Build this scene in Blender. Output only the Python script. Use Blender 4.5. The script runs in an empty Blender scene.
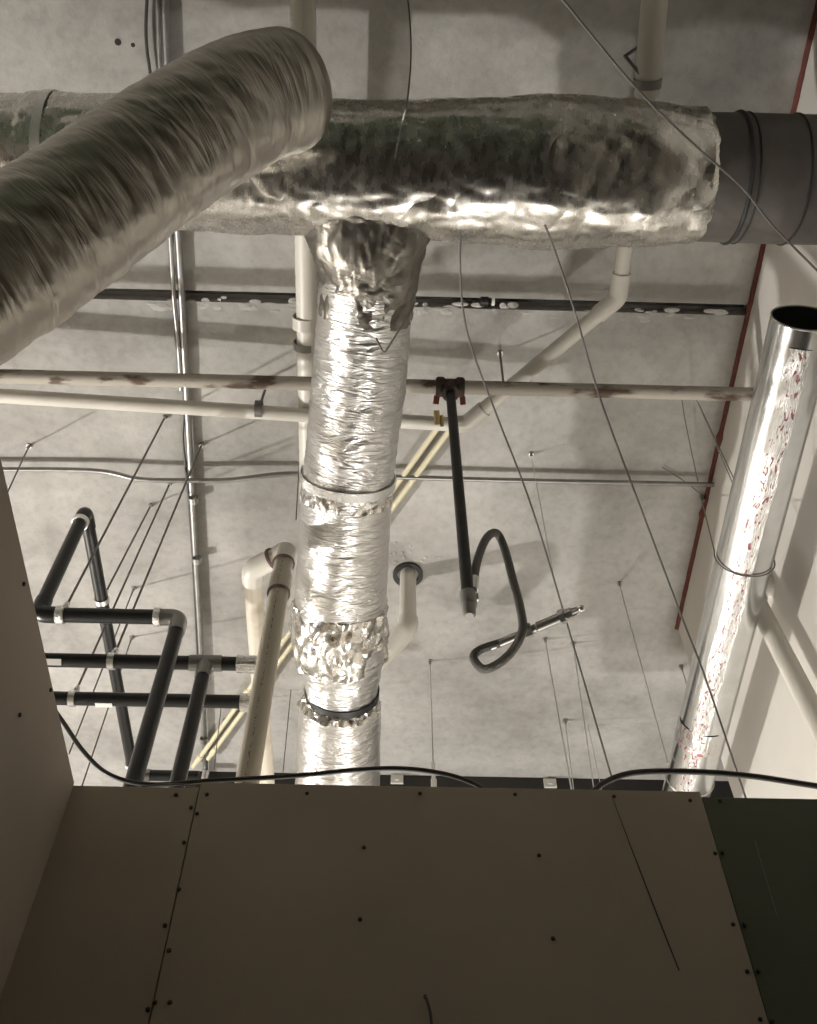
import bpy, math, random
from mathutils import Vector, Matrix, noise
random.seed(4)
S = bpy.context.scene
COL = S.collection
# ------------------------------------------------------------------ camera
CAMH = 1.5                      # the lens is 1.5 m above the floor
F, CX, CY = 1032.0, 408.5, 512.0
PITCH, YAW = math.radians(55.9), math.radians(1.56)
cd = bpy.data.cameras.new('camera'); cam = bpy.data.objects.new('camera', cd); COL.objects.link(cam)
cd.sensor_fit = 'VERTICAL'; cd.sensor_height = 36.0; cd.lens = 36.0*F/1024.0
cam.location = (0, 0, CAMH); cam.rotation_euler = (math.radians(90)+PITCH, 0, -YAW)
S.camera = cam
cp, sp, cyw, syw = math.cos(PITCH), math.sin(PITCH), math.cos(YAW), math.sin(YAW)
def ray(u, v):
    r, up = u-CX, CY-v
    hor = F*cp - up*sp; z = F*sp + up*cp
    return Vector((r*cyw + hor*syw, -r*syw + hor*cyw, z))
def H(u, v, h):                 # point seen at (u, v) and h metres above the lens
    d = ray(u, v); p = d*(h/d.z); p.z += CAMH; return p
def Y(u, v, y):                 # point seen at (u, v) on the vertical plane y
    d = ray(u, v); p = d*(y/d.y); p.z += CAMH; return p
def mpp(u, v, h):               # metres per pixel there
    return h/ray(u, v).z
CEIL = 4.0
CZ = CEIL+CAMH
def V(*a): return Vector(a)

# ------------------------------------------------------------------ materials
def nodes(name):
    m = bpy.data.materials.new(name); m.use_nodes = True
    nt = m.node_tree; b = nt.nodes['Principled BSDF']
    return m, nt, b
def N(nt, t, **kw):
    n = nt.nodes.new(t)
    for k, v in kw.items(): setattr(n, k, v)
    return n
def plain(name, col, rough=0.6, metal=0.0, var=0.0, scale=8.0, bump=0.0, bscale=60.0, col2=None, lo=.35, hi=.65, spec=None):
    m, nt, b = nodes(name); L = nt.links.new
    b.inputs['Roughness'].default_value = rough; b.inputs['Metallic'].default_value = metal
    b.inputs['Base Color'].default_value = (*col, 1)
    if spec is not None: b.inputs['Specular IOR Level'].default_value = spec
    tc = N(nt, 'ShaderNodeTexCoord')
    if var or col2:
        nz = N(nt, 'ShaderNodeTexNoise'); nz.inputs['Scale'].default_value = scale; nz.inputs['Detail'].default_value = 6
        L(tc.outputs['Object'], nz.inputs['Vector'])
        cr = N(nt, 'ShaderNodeValToRGB'); cr.color_ramp.elements[0].position = lo; cr.color_ramp.elements[1].position = hi
        c2 = col2 or tuple(c*(1-var) for c in col)
        cr.color_ramp.elements[0].color = (*c2, 1); cr.color_ramp.elements[1].color = (*col, 1)
        L(nz.outputs['Fac'], cr.inputs['Fac']); L(cr.outputs['Color'], b.inputs['Base Color'])
    if bump:
        nb = N(nt, 'ShaderNodeTexNoise'); nb.inputs['Scale'].default_value = bscale; nb.inputs['Detail'].default_value = 4
        L(tc.outputs['Object'], nb.inputs['Vector'])
        bp = N(nt, 'ShaderNodeBump'); bp.inputs['Strength'].default_value = bump; bp.inputs['Distance'].default_value = .01
        L(nb.outputs['Fac'], bp.inputs['Height']); L(bp.outputs['Normal'], b.inputs['Normal'])
    return m
def concrete():
    m, nt, b = nodes('concrete'); L = nt.links.new
    b.inputs['Roughness'].default_value = .9; b.inputs['Specular IOR Level'].default_value = .2
    tc = N(nt, 'ShaderNodeTexCoord')
    def nz(sc, det, stretch=(1,1,1)):
        mp = N(nt, 'ShaderNodeMapping'); mp.inputs['Scale'].default_value = stretch
        L(tc.outputs['Object'], mp.inputs['Vector'])
        n = N(nt, 'ShaderNodeTexNoise'); n.inputs['Scale'].default_value = sc; n.inputs['Detail'].default_value = det
        n.inputs['Roughness'].default_value = .62
        L(mp.outputs['Vector'], n.inputs['Vector']); return n
    def ramp(n, p0, c0, p1, c1):
        r = N(nt, 'ShaderNodeValToRGB'); e = r.color_ramp.elements
        e[0].position, e[1].position = p0, p1; e[0].color = (*c0, 1); e[1].color = (*c1, 1)
        L(n.outputs['Fac'], r.inputs['Fac']); return r
    a = ramp(nz(1.6, 7, (.7, 1, 1)), .32, (.33, .318, .298), .66, (.57, .555, .525))
    c = ramp(nz(26, 5), .33, (.78, .77, .76), .55, (1, 1, 1))
    s = ramp(nz(3.2, 8, (1, 1.4, 1)), .3, (.74, .73, .72), .58, (1, 1, 1))
    mx = N(nt, 'ShaderNodeMix', data_type='RGBA', blend_type='MULTIPLY'); mx.inputs['Factor'].default_value = .55
    L(a.outputs['Color'], mx.inputs[6]); L(c.outputs['Color'], mx.inputs[7])
    m2 = N(nt, 'ShaderNodeMix', data_type='RGBA', blend_type='MULTIPLY'); m2.inputs['Factor'].default_value = .6
    L(mx.outputs[2], m2.inputs[6]); L(s.outputs['Color'], m2.inputs[7])
    L(m2.outputs[2], b.inputs['Base Color'])
    bp = N(nt, 'ShaderNodeBump'); bp.inputs['Strength'].default_value = .25; bp.inputs['Distance'].default_value = .01
    L(nz(40, 6).outputs['Fac'], bp.inputs['Height']); L(bp.outputs['Normal'], b.inputs['Normal'])
    return m
def foil(name, col=(.80, .79, .77), rough=.24, b1=.5, sx=14, sy=3.0, fine=.35, det=5):
    """crinkled aluminium jacket; UV runs in metres along / around the duct"""
    m, nt, b = nodes(name); L = nt.links.new
    b.inputs['Metallic'].default_value = 1.0
    uv = N(nt, 'ShaderNodeUVMap')
    def nz(scale, stretch, det=4, dist=0.0):
        mp = N(nt, 'ShaderNodeMapping'); mp.inputs['Scale'].default_value = stretch
        mp.inputs['Rotation'].default_value = (0, 0, .25)
        L(uv.outputs['UV'], mp.inputs['Vector'])
        n = N(nt, 'ShaderNodeTexNoise'); n.inputs['Scale'].default_value = scale; n.inputs['Detail'].default_value = det
        n.inputs['Distortion'].default_value = dist
        L(mp.outputs['Vector'], n.inputs['Vector']); return n
    w = nz(1.0, (sx, sy, 1), det, .6); f = nz(34, (1.3, .8, 1), 2)
    # crease ridges
    ab = N(nt, 'ShaderNodeMath', operation='SUBTRACT'); ab.inputs[1].default_value = .5; L(w.outputs['Fac'], ab.inputs[0])
    a2 = N(nt, 'ShaderNodeMath', operation='ABSOLUTE'); L(ab.outputs[0], a2.inputs[0])
    bp = N(nt, 'ShaderNodeBump'); bp.inputs['Strength'].default_value = b1; bp.inputs['Distance'].default_value = .03
    L(a2.outputs[0], bp.inputs['Height'])
    bp2 = N(nt, 'ShaderNodeBump'); bp2.inputs['Strength'].default_value = fine; bp2.inputs['Distance'].default_value = .004
    L(f.outputs['Fac'], bp2.inputs['Height']); L(bp.outputs['Normal'], bp2.inputs['Normal'])
    L(bp2.outputs['Normal'], b.inputs['Normal'])
    r = N(nt, 'ShaderNodeMapRange'); r.inputs['To Min'].default_value = rough*.75; r.inputs['To Max'].default_value = rough*1.35
    L(f.outputs['Fac'], r.inputs['Value']); L(r.outputs[0], b.inputs['Roughness'])
    b.inputs['Base Color'].default_value = (*col, 1)
    return m
def stained(name, base, stain, amount=.5, scale=7.0, rough=.5, metal=0.0, stretch=(1, 1, 1)):
    m, nt, b = nodes(name); L = nt.links.new
    uv = N(nt, 'ShaderNodeUVMap'); mp = N(nt, 'ShaderNodeMapping'); mp.inputs['Scale'].default_value = stretch
    L(uv.outputs['UV'], mp.inputs['Vector'])
    n = N(nt, 'ShaderNodeTexNoise'); n.inputs['Scale'].default_value = scale; n.inputs['Detail'].default_value = 7
    L(mp.outputs['Vector'], n.inputs['Vector'])
    r = N(nt, 'ShaderNodeValToRGB'); e = r.color_ramp.elements
    e[0].position = amount-.04; e[1].position = amount+.05; e[0].color = (*stain, 1); e[1].color = (*base, 1)
    L(n.outputs['Fac'], r.inputs['Fac']); L(r.outputs['Color'], b.inputs['Base Color'])
    b.inputs['Roughness'].default_value = rough; b.inputs['Metallic'].default_value = metal
    return m
def printed(name, base, ink, v0, v1, fx, fy, rough, metal=0.0, thr=.5, bump=0.0, seed=0.0):
    """base surface with small broken marks of ink in the strip v0..v1 of the UV (v = 0..1 round the pipe)"""
    m, nt, b = nodes(name); L = nt.links.new
    uv = N(nt, 'ShaderNodeUVMap'); sx = N(nt, 'ShaderNodeSeparateXYZ'); L(uv.outputs['UV'], sx.inputs[0])
    mp = N(nt, 'ShaderNodeMapping'); mp.inputs['Scale'].default_value = (fx, fy, 1); mp.inputs['Location'].default_value = (seed, seed, 0)
    L(uv.outputs['UV'], mp.inputs['Vector'])
    n = N(nt, 'ShaderNodeTexNoise'); n.inputs['Scale'].default_value = 1.0; n.inputs['Detail'].default_value = 2; n.inputs['Distortion'].default_value = 1.2
    L(mp.outputs['Vector'], n.inputs['Vector'])
    def cmp(op, a, val):
        q = N(nt, 'ShaderNodeMath', operation=op); L(a, q.inputs[0]); q.inputs[1].default_value = val; return q
    g0 = cmp('GREATER_THAN', sx.outputs['Y'], v0); g1 = cmp('LESS_THAN', sx.outputs['Y'], v1); g2 = cmp('GREATER_THAN', n.outputs['Fac'], thr)
    p = N(nt, 'ShaderNodeMath', operation='MULTIPLY'); L(g0.outputs[0], p.inputs[0]); L(g1.outputs[0], p.inputs[1])
    q = N(nt, 'ShaderNodeMath', operation='MULTIPLY'); L(p.outputs[0], q.inputs[0]); L(g2.outputs[0], q.inputs[1])
    mx = N(nt, 'ShaderNodeMix', data_type='RGBA'); L(q.outputs[0], mx.inputs['Factor'])
    mx.inputs[6].default_value = (*base, 1); mx.inputs[7].default_value = (*ink, 1)
    L(mx.outputs[2], b.inputs['Base Color'])
    b.inputs['Roughness'].default_value = rough; b.inputs['Metallic'].default_value = metal
    if metal:
        iv = N(nt, 'ShaderNodeMath', operation='MULTIPLY_ADD'); L(q.outputs[0], iv.inputs[0]); iv.inputs[1].default_value = -.6; iv.inputs[2].default_value = metal
        L(iv.outputs[0], b.inputs['Metallic'])
    if bump:
        nb = N(nt, 'ShaderNodeTexNoise'); nb.inputs['Scale'].default_value = 22; nb.inputs['Detail'].default_value = 4
        L(uv.outputs['UV'], nb.inputs['Vector'])
        bp = N(nt, 'ShaderNodeBump'); bp.inputs['Strength'].default_value = bump; bp.inputs['Distance'].default_value = .01
        L(nb.outputs['Fac'], bp.inputs['Height']); L(bp.outputs['Normal'], b.inputs['Normal'])
    return m

M = {}
M['concrete'] = concrete()
M['drywall'] = plain('drywall_paper', (.46, .395, .31), .85, var=.1, scale=3, bump=.05, bscale=150)
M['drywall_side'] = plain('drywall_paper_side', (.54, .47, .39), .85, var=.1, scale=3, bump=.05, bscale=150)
M['green_board'] = plain('green_board', (.115, .13, .088), .8, var=.12, scale=4, bump=.05, bscale=150)
M['green_wall'] = plain('green_board_back', (.07, .085, .06), .8, var=.12, scale=2)
M['white_board'] = plain('white_gypsum', (.66, .63, .58), .85, var=.08, scale=2.5, bump=.04, bscale=120)
M['dark_wall'] = plain('dark_block_wall', (.10, .09, .08), .85, var=.2, scale=3)
M['floor'] = plain('floor_slab', (.20, .175, .145), .85, var=.3, scale=2)
M['dark_beam'] = plain('dark_beam', (.035, .033, .03), .7, var=.3, scale=6)
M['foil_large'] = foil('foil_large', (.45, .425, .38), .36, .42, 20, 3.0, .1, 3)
M['foil_main'] = foil('foil_main', (.68, .66, .62), .26, .36, 6, 8, .08, 1.5)
M['foil_branch'] = foil('foil_branch', (.76, .75, .73), .34, .6, 40, 9, .25)
M['foil_collar_shaded'] = foil('foil_collar_shaded', (.22, .205, .18), .40, .5, 10, 6, .2)  # jacket foil darkened: the collar's shade and dark reflection are in its colour
M['foil_tape'] = foil('foil_tape', (.85, .85, .84), .2, .25, 12, 12, .3)
M['grey_duct'] = plain('grey_duct', (.135, .122, .112), .55, .35, var=.25, scale=9, bump=.1, bscale=30)
M['black_band'] = plain('black_band', (.02, .02, .02), .5)
M['galv'] = plain('galvanised', (.72, .73, .73), .2, 1.0, var=.12, scale=14, bump=.06, bscale=25)
M['zinc'] = plain('zinc_steel', (.52, .51, .49), .35, 1.0, var=.2, scale=30)
M['bright_zinc'] = plain('bright_zinc', (.8, .8, .79), .28, 1.0)
M['conduit'] = plain('conduit_steel', (.40, .395, .38), .42, 1.0, var=.15, scale=20)
M['wire'] = plain('wire_steel', (.20, .19, .18), .5, .7)
M['pale_wire'] = plain('pale_wire', (.62, .61, .58), .45, .6)
M['cable'] = plain('cable_jacket', (.05, .045, .04), .45)
M['foam'] = plain('foam_insulation', (.010, .010, .010), .36, var=.3, scale=20, bump=.1, bscale=70)
M['black_iron'] = plain('black_iron', (.022, .02, .018), .42, .3, var=.4, scale=25)
M['braid'] = plain('steel_braid', (.13, .125, .115), .4, .6, bump=.6, bscale=260)
M['rust_tee'] = plain('rusty_iron', (.075, .05, .035), .7, .3, var=.5, scale=30)
M['red'] = plain('red_sealant', (.17, .045, .03), .7, var=.3, scale=30, bump=.5, bscale=60)
M['red_tab'] = plain('red_tab', (.17, .04, .025), .6)
M['brass'] = plain('brass', (.45, .33, .15), .4, .8)
M['pvc'] = plain('pvc', (.72, .69, .62), .38, var=.06, scale=5)
M['pvc_print'] = printed('pvc_print', (.72, .69, .62), (.12, .11, .1), .70, .755, 45, 30, .38, thr=.52)
M['pvc_stain'] = plain('pvc_stained', (.66, .60, .50), .45, col2=(.42, .35, .26), scale=6, lo=.3, hi=.48)
M['pvc_shaded'] = printed('pvc_shaded', (.47, .43, .34), (.16, .14, .11), .49, .52, 60, 40, .42, thr=.56)  # cream pvc made darker: shade on the drop pipe is put into its colour
M['pvc_primer'] = plain('primer_ring', (.12, .07, .07), .5)
M['cpvc'] = plain('cpvc', (.74, .68, .48), .4)
M['grey_band'] = plain('grey_band', (.30, .29, .27), .5, .3)
M['steel_pipe'] = stained('steel_pipe', (.40, .365, .31), (.10, .065, .045), .43, 6, .6, 0.0, (1, .5, 1))
M['film'] = printed('printed_film', (.66, .655, .64), (.36, .13, .14), .12, .88, 30, 7.0, .2, .95, .60, .45, 3.3)
M['cover'] = plain('grey_cover', (.26, .255, .245), .3, .85)
M['screw'] = plain('screw', (.015, .013, .012), .5)
M['label'] = plain('white_label', (.75, .74, .70), .5)
M['grout'] = plain('grout', (.47, .455, .43), .9, bump=.5, bscale=60)
M['dark_void'] = plain('dark_void', (.03, .028, .025), .9)

# ------------------------------------------------------------------ mesh helpers
class MB:
    def __init__(self): self.v = []; self.f = []; self.uv = []
    def add(self, vs, fs, uvs=None):
        o = len(self.v); self.v += [Vector(p) for p in vs]; self.f += [tuple(i+o for i in f) for f in fs]
        self.uv += uvs if uvs else [None]*len(fs)
    def box(self, lo, hi):
        x0, y0, z0 = lo; x1, y1, z1 = hi
        self.add([(x0,y0,z0),(x1,y0,z0),(x1,y1,z0),(x0,y1,z0),(x0,y0,z1),(x1,y0,z1),(x1,y1,z1),(x0,y1,z1)],
                 [(0,3,2,1),(4,5,6,7),(0,1,5,4),(1,2,6,5),(2,3,7,6),(3,0,4,7)]); return self
    def bar(self, a, b, w, h, up=(0,0,1)):
        a, b = Vector(a), Vector(b); t = (b-a).normalized(); u = Vector(up)
        if abs(t.dot(u)) > .95: u = Vector((1,0,0))
        s = t.cross(u).normalized(); u = s.cross(t)
        q = [a+s*i*w/2+u*j*h/2 for i, j in ((-1,-1),(1,-1),(1,1),(-1,1))]; q += [p+(b-a) for p in q]
        self.add(q, [(0,3,2,1),(4,5,6,7),(0,1,5,4),(1,2,6,5),(2,3,7,6),(3,0,4,7)]); return self
    def tube(self, pts, rad, seg=14, cap=True, disp=None, roll=(0,0,1)):
        pts = [Vector(p) for p in pts]; n = len(pts)
        rs = rad if isinstance(rad, (list, tuple)) else [rad]*n
        T = []
        for i in range(n):
            t = pts[min(i+1,n-1)]-pts[max(i-1,0)]
            T.append(t.normalized() if t.length > 1e-9 else Vector((0,0,1)))
        r0 = Vector(roll)
        if abs(T[0].dot(r0)) > .95: r0 = Vector((0,1,0))
        nrm = (r0-T[0]*r0.dot(T[0])).normalized()
        vs = []; s = 0; S_ = []
        for i in range(n):
            if i:
                s += (pts[i]-pts[i-1]).length
                nrm = (nrm-T[i]*nrm.dot(T[i])).normalized()
            S_.append(s); bn = T[i].cross(nrm)
            for k in range(seg):
                a = 2*math.pi*k/seg; r = rs[i]
                if disp: r += disp(s, a, r)
                vs.append(pts[i]+(nrm*math.cos(a)+bn*math.sin(a))*r)
        fs = []; uvs = []
        for i in range(n-1):
            for k in range(seg):
                k2 = (k+1) % seg
                fs.append((i*seg+k, i*seg+k2, (i+1)*seg+k2, (i+1)*seg+k))
                uvs.append(((S_[i],k/seg),(S_[i],(k+1)/seg),(S_[i+1],(k+1)/seg),(S_[i+1],k/seg)))
        if cap:
            fs.append(tuple(range(seg-1,-1,-1))); uvs.append(None)
            fs.append(tuple((n-1)*seg+k for k in range(seg))); uvs.append(None)
        self.add(vs, fs, uvs); return self
    def cyl(self, a, b, r, seg=14): return self.tube([a, b], r, seg)
    def torus(self, c, axis, R, r, seg=28, ms=8, a0=0, a1=2*math.pi, ref=None):
        ax = Vector(axis).normalized(); e = Vector(ref) if ref is not None else (Vector((1,0,0)) if abs(ax.x) < .9 else Vector((0,1,0)))
        e = (e-ax*e.dot(ax)).normalized(); g = ax.cross(e)
        full = a1-a0 > 6.28
        p = [Vector(c)+(e*math.cos(a0+(a1-a0)*i/seg)+g*math.sin(a0+(a1-a0)*i/seg))*R for i in range(seg+1)]
        return self.tube(p, r, ms, cap=not full)
    def band(self, c, axis, R, w, th, seg=32):
        """flat strap ring round an axis"""
        ax = Vector(axis).normalized(); c = Vector(c)
        prof = [(-w/2, R), (w/2, R), (w/2, R+th), (-w/2, R+th)]
        e = Vector((1,0,0)) if abs(ax.x) < .9 else Vector((0,1,0)); e = (e-ax*e.dot(ax)).normalized(); g = ax.cross(e)
        vs = []; fs = []
        for i in range(seg):
            a = 2*math.pi*i/seg; d = e*math.cos(a)+g*math.sin(a)
            vs += [c+ax*p+d*r for p, r in prof]
        for i in range(seg):
            j = (i+1) % seg
            for k in range(4): fs.append((i*4+k, i*4+(k+1)%4, j*4+(k+1)%4, j*4+k))
        self.add(vs, fs); return self
    def ball(self, c, r, sx=1, sy=1, sz=1, n=12, m=8):
        vs = []; fs = []
        for i in range(m+1):
            t = math.pi*i/m
            for k in range(n):
                a = 2*math.pi*k/n
                vs.append(Vector(c)+Vector((r*sx*math.sin(t)*math.cos(a), r*sy*math.sin(t)*math.sin(a), r*sz*math.cos(t))))
        for i in range(m):
            for k in range(n): fs.append((i*n+k, (i+1)*n+k, (i+1)*n+(k+1)%n, i*n+(k+1)%n))
        self.add(vs, fs); return self
    def build(self, name, mat, parent=None, smooth=True, origin=None):
        o_ = origin if origin is not None else (ORG[parent.name] if parent else sum(self.v, Vector())/len(self.v))
        me = bpy.data.meshes.new(name)
        me.from_pydata([tuple(p-o_) for p in self.v], [], self.f)
        uvl = me.uv_layers.new(name='UVMap'); li = 0
        for f, q in zip(self.f, self.uv):
            for j in range(len(f)):
                if q: uvl.data[li+j].uv = q[j]
            li += len(f)
        me.materials.append(mat)
        if smooth:
            me.polygons.foreach_set('use_smooth', [len(p.vertices) == 4 or True for p in me.polygons])
            me.update()
            try: me.set_sharp_from_angle(angle=math.radians(42))
            except Exception: pass
        me.update()
        o = bpy.data.objects.new(name, me); COL.objects.link(o)
        if parent: o.parent = parent
        else: o.location = o_
        ORG[o.name] = Vector(o_)
        return o
ORG = {}
def tag(o, label=None, cat=None, group=None, kind=None):
    if label: o['label'] = label
    if cat: o['category'] = cat
    if group: o['group'] = group
    if kind: o['kind'] = kind
    return o
def thing(name, label, cat, loc, group=None):
    o = bpy.data.objects.new(name, None); COL.objects.link(o); o.location = loc; o.empty_display_size = .1
    ORG[o.name] = Vector(loc); return tag(o, label, cat, group)
def struct(name, mb, mat, parent=None, smooth=False):
    o = mb.build(name, mat, parent, smooth)
    if not parent: o['kind'] = 'structure'
    return o
def fillet(pts, R, n=7):
    pts = [Vector(p) for p in pts]; out = [pts[0]]
    for i in range(1, len(pts)-1):
        a, b, c = pts[i-1], pts[i], pts[i+1]
        d0, d1 = (a-b).normalized(), (c-b).normalized(); ang = d0.angle(d1)
        t = min(R/math.tan(ang/2), (a-b).length*.48, (c-b).length*.48)
        p0, p1 = b+d0*t, b+d1*t
        for k in range(n+1):
            s = k/n; out.append(p0*(1-s)**2+b*2*s*(1-s)+p1*s*s)
    out.append(pts[-1]); return out
def spline(pts, n=10):
    pts = [Vector(p) for p in pts]; out = []
    P = [pts[0]*2-pts[1]]+pts+[pts[-1]*2-pts[-2]]
    for i in range(1, len(P)-2):
        a, b, c, d = P[i-1], P[i], P[i+1], P[i+2]
        for k in range(n):
            t = k/n
            out.append(.5*((2*b)+(c-a)*t+(2*a-5*b+4*c-d)*t*t+(-a+3*b-3*c+d)*t**3))
    out.append(pts[-1]); return out
def resample(pts, step):
    pts = [Vector(p) for p in pts]; out = [pts[0]]; acc = 0
    for a, b in zip(pts, pts[1:]):
        L = (b-a).length; 
        if L < 1e-9: continue
        t = step-acc
        while t <= L: out.append(a.lerp(b, t/L)); t += step
        acc = (acc+L) % step
    if (out[-1]-pts[-1]).length > step*.2: out.append(pts[-1])
    else: out[-1] = pts[-1]
    return out
def interp(x, xs, ys):
    if x <= xs[0]: return ys[0]
    for i in range(1, len(xs)):
        if x <= xs[i]:
            t = (x-xs[i-1])/(xs[i]-xs[i-1]); t = t*t*(3-2*t); return ys[i-1]+(ys[i]-ys[i-1])*t
    return ys[-1]

# ------------------------------------------------------------------ setting
WALLTOP = 1.705+CAMH
YF = 1.97                                   # front face of the half-height partition
XL = Y(71.5, 791, 1.97).x                                  # inner face of the left partition
XR = H(677.7, 627.5, CEIL).x                # the tall right wall
YR = H(677.7, 627.5, CEIL).y
J0, J1 = H(408, 296, CEIL).y, H(408, 307, CEIL).y   # open joint between two roof slabs
ce = MB(); ce.box((-7.5, -3.2, CZ), (4.2, J0, CZ+.16)); ce.box((-7.5, J1, CZ), (4.2, 6.2, CZ+.16)); ce.box((-7.5, J0, CZ+.075), (4.2, J1, CZ+.16)); ce.box((-7.5, J1-.03, CZ+.05), (4.2, J1, CZ+.08))
struct('ceiling', ce, M['concrete'])
struct('floor', MB().box((-7.5, -3.2, -.1), (4.2, 6.2, 0)), M['floor'])
# partition in front of the camera: three boards on a stud frame
def front(u, v): return Y(u, v, YF)
core = MB().box((XL-.13, YF+.016, 0), (XR-.01, YF+.11, WALLTOP-.012))
wf = struct('wall_front', core, M['drywall'])
xa, xb = front(199, 790).x, front(701, 795).x
b0 = MB().box((XL, YF, 0), (xa-.0015, YF+.015, WALLTOP-.008))
b1 = MB().box((xa+.0015, YF-.001, 0), (xb-.001, YF+.015, WALLTOP+.008))
b2 = MB().box((xb+.002, YF+.002, 0), (XR-.01, YF+.015, WALLTOP-.006))
p0 = b0.build('drywall_panel', M['drywall'], wf, False); p1 = b1.build('drywall_panel', M['drywall'], wf, False)
p2 = b2.build('green_board_panel', M['green_board'], wf, False); p2['label'] = 'dark green moisture board at right'
proto = None
def screw(panel, u, v, r=.0048):
    global proto
    p = front(u, v)
    if proto is None:
        mb = MB(); mb.tube([V(0,.002,0), V(0,-.0025,0), V(0,-.004,0)], [r, r, r*.55], 10)
        proto = mb.build('screw', M['screw'], None, True, V(0,0,0)); o = proto
    else:
        o = proto.copy(); COL.objects.link(o)
    o.parent = panel; o.location = Vector((p.x, YF-.001, p.z))-ORG['wall_front']
ORG[wf.name] = Vector(wf.location)
for u, v in ((176,795),(191,808),(184,843),(179,890),(165,926),(169,951),(148,1010),(155,1003)): screw(p0, u, v)
for u, v in ((207,795),(197,814),(307,794),(420,794),(515,795),(364,848),(539,856),(360,920),(553,939),(614,797),(690,801),(715,854),(733,925),(747,972),(760,1020),(170,1003)): screw(p1, u, v)
for u, v in ((720,801),(722,853),(744,925),(758,971),(772,1022)): screw(p2, u, v)
# pencil line scored into the centre board and a pale scratch on the green board
mb = MB(); q = [front(u, v) for u, v in ((612,797),(630,845),(655,910),(679,971))]
mb.tube([V(p.x, YF-.0012, p.z) for p in q], [.0008,.0013,.002,.0016], 6); mb.build('score_line', M['screw'], p1)
mb = MB(); q = [front(u, v) for u, v in ((755,840),(766,878),(777,915))]
mb.tube([V(p.x, YF+.0015, p.z) for p in q], .0006, 6); mb.build('scratch', M['grey_band'], p2)
# left partition
lw = MB().box((XL-.12, -2.2, 0), (XL, YF+.0, WALLTOP)); wl = struct('wall_left', lw, M['drywall_side'])
def lscrew(u, v):
    d = ray(u, v); p = d*(XL/d.x); p.z += CAMH
    o = proto.copy(); COL.objects.link(o); o.parent = wl; o.rotation_euler = (0,0,math.pi/2); o.location = V(XL+.001, p.y, p.z)-ORG['wall_left']
ORG['wall_left'] = Vector(wl.location)
for u, v in ((23,584),(19,715),(50,690)): lscrew(u, v)
# tall right wall with sealant bead
YB = -3.2
wr = struct('wall_right', MB().box((XR, YB, 0), (XR+.15, YR, CZ)), M['white_board'])
ORG['wall_right'] = Vector(wr.location)
mb = MB(); pts = []; rr = []
for i in range(140):
    t = i/139; y = .0+t*(YR-.0); w = noise.noise(Vector((y*9, 3, 1)))*.004+noise.noise(Vector((y*31, 1, 7)))*.003
    pts.append(V(XR-.004+w*.6, y, CZ-.006-abs(w))); rr.append(.013+w*.8+(.008 if noise.noise(Vector((y*14, 9, 2))) > .42 else 0))
mb.tube(pts, rr, 8); o = mb.build('sealant_bead', M['red'], wr); o['label'] = 'red fire sealant bead along the ceiling corner'
# far end and outer shell
struct('wall_far', MB().box((-7.5, 5.0, 0), (4.2, 5.15, CZ)), M['white_board'])
struct('trim_1', MB().box((H(188, 773, CEIL).x, H(400, 775, CEIL).y, CZ-.42), (4.2, H(400, 775, CEIL).y+.2, CZ)), M['dark_beam'])
struct('wall_back', MB().box((-7.5, -3.35, 0), (4.2, -3.2, CZ)), M['green_wall'])
struct('wall_outer', MB().box((-7.65, -3.2, 0), (-7.5, 6.2, CZ)), M['dark_wall'])
struct('wall_side', MB().box((4.2, -3.2, 0), (4.35, 6.2, CZ)), M['white_board'])
def marks():
    for u, v, r, lab in ((118,42,.011,'larger dark drill hole in the ceiling at upper left'),(133,45,.007,'smaller pale-rimmed drill hole in the ceiling at upper left')):
        c = H(u, v, CEIL); mb = MB(); mb.tube([c+V(0,0,.03), c-V(0,0,.0015)], [r, r*1.1], 10); tag(mb.build('drill_hole', M['dark_void']), lab, 'hole', 'drill holes')
marks()

# ------------------------------------------------------------------ ducts
def wrinkle(amp, fa, fb, seed=0.0, amp2=0.0, fa2=4, fb2=1.2, twist=0.0, mask=None):
    def f(s, a, r):
        x, y = math.cos(a), math.sin(a)
        sa = s+twist*math.sin(a+.7)
        n = noise.noise(Vector((sa*fa+seed, x*fb+3.1, y*fb)))
        d = amp*(abs(n)*2-.5)
        n3 = noise.noise(Vector((sa*fa*2.3+seed, x*fb*2.1, y*fb*2.1+8)))
        d += amp*.45*(abs(n3)*2-.5)
        if amp2: d += amp2*noise.noise(Vector((s*fa2+seed*2, x*fb2, y*fb2+5)))
        if mask: d *= mask(s, a)
        return d
    return f
# main lateral duct
HM = 3.36
def dline(u0, v0, h0, u1, v1, h1): return H(u0, v0, h0), H(u1, v1, h1)
mA = H(345, 168, HM); 
YM = mA.y
def mainx(u, v=170): 
    d = ray(CX+(u-CX)*.935, v); return Vector((d.x/d.y*YM, YM, HM+CAMH))
R0 = mpp(550, 173, HM)*68.5
main = thing('main_duct', 'large foil-wrapped duct crossing the ceiling from side to side', 'duct', mainx(408))
x0, x1 = mainx(-60).x, mainx(709).x
pts = [V(x0+(x1-x0)*i/240, YM, HM+CAMH) for i in range(241)]
def mrad(x):
    u = CX+(x/YM)*ray(408, 170).y/.935
    return R0*interp(u, [-60, 18, 24, 210, 340, 420, 500, 560, 660, 716], [.86, .88, .92, .94, .95, .955, 1.0, 1.075, 1.02, .95])
mb = MB(); mb.tube(pts, [mrad(p.x) for p in pts], 150, disp=wrinkle(.004, 7, 3.0, 2.0, .012, 3, 1.5, .05))
mb.build('foil_jacket', M['foil_main'], main)
jx = mainx(22).x; mb = MB(); mb.band(V(jx, YM, HM+CAMH), (1,0,0), mrad(jx)+.004, .03, .004, 48); mb.build('foil_tape_band', M['foil_tape'], main)
mb = MB(); ex = mainx(709).x
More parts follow.
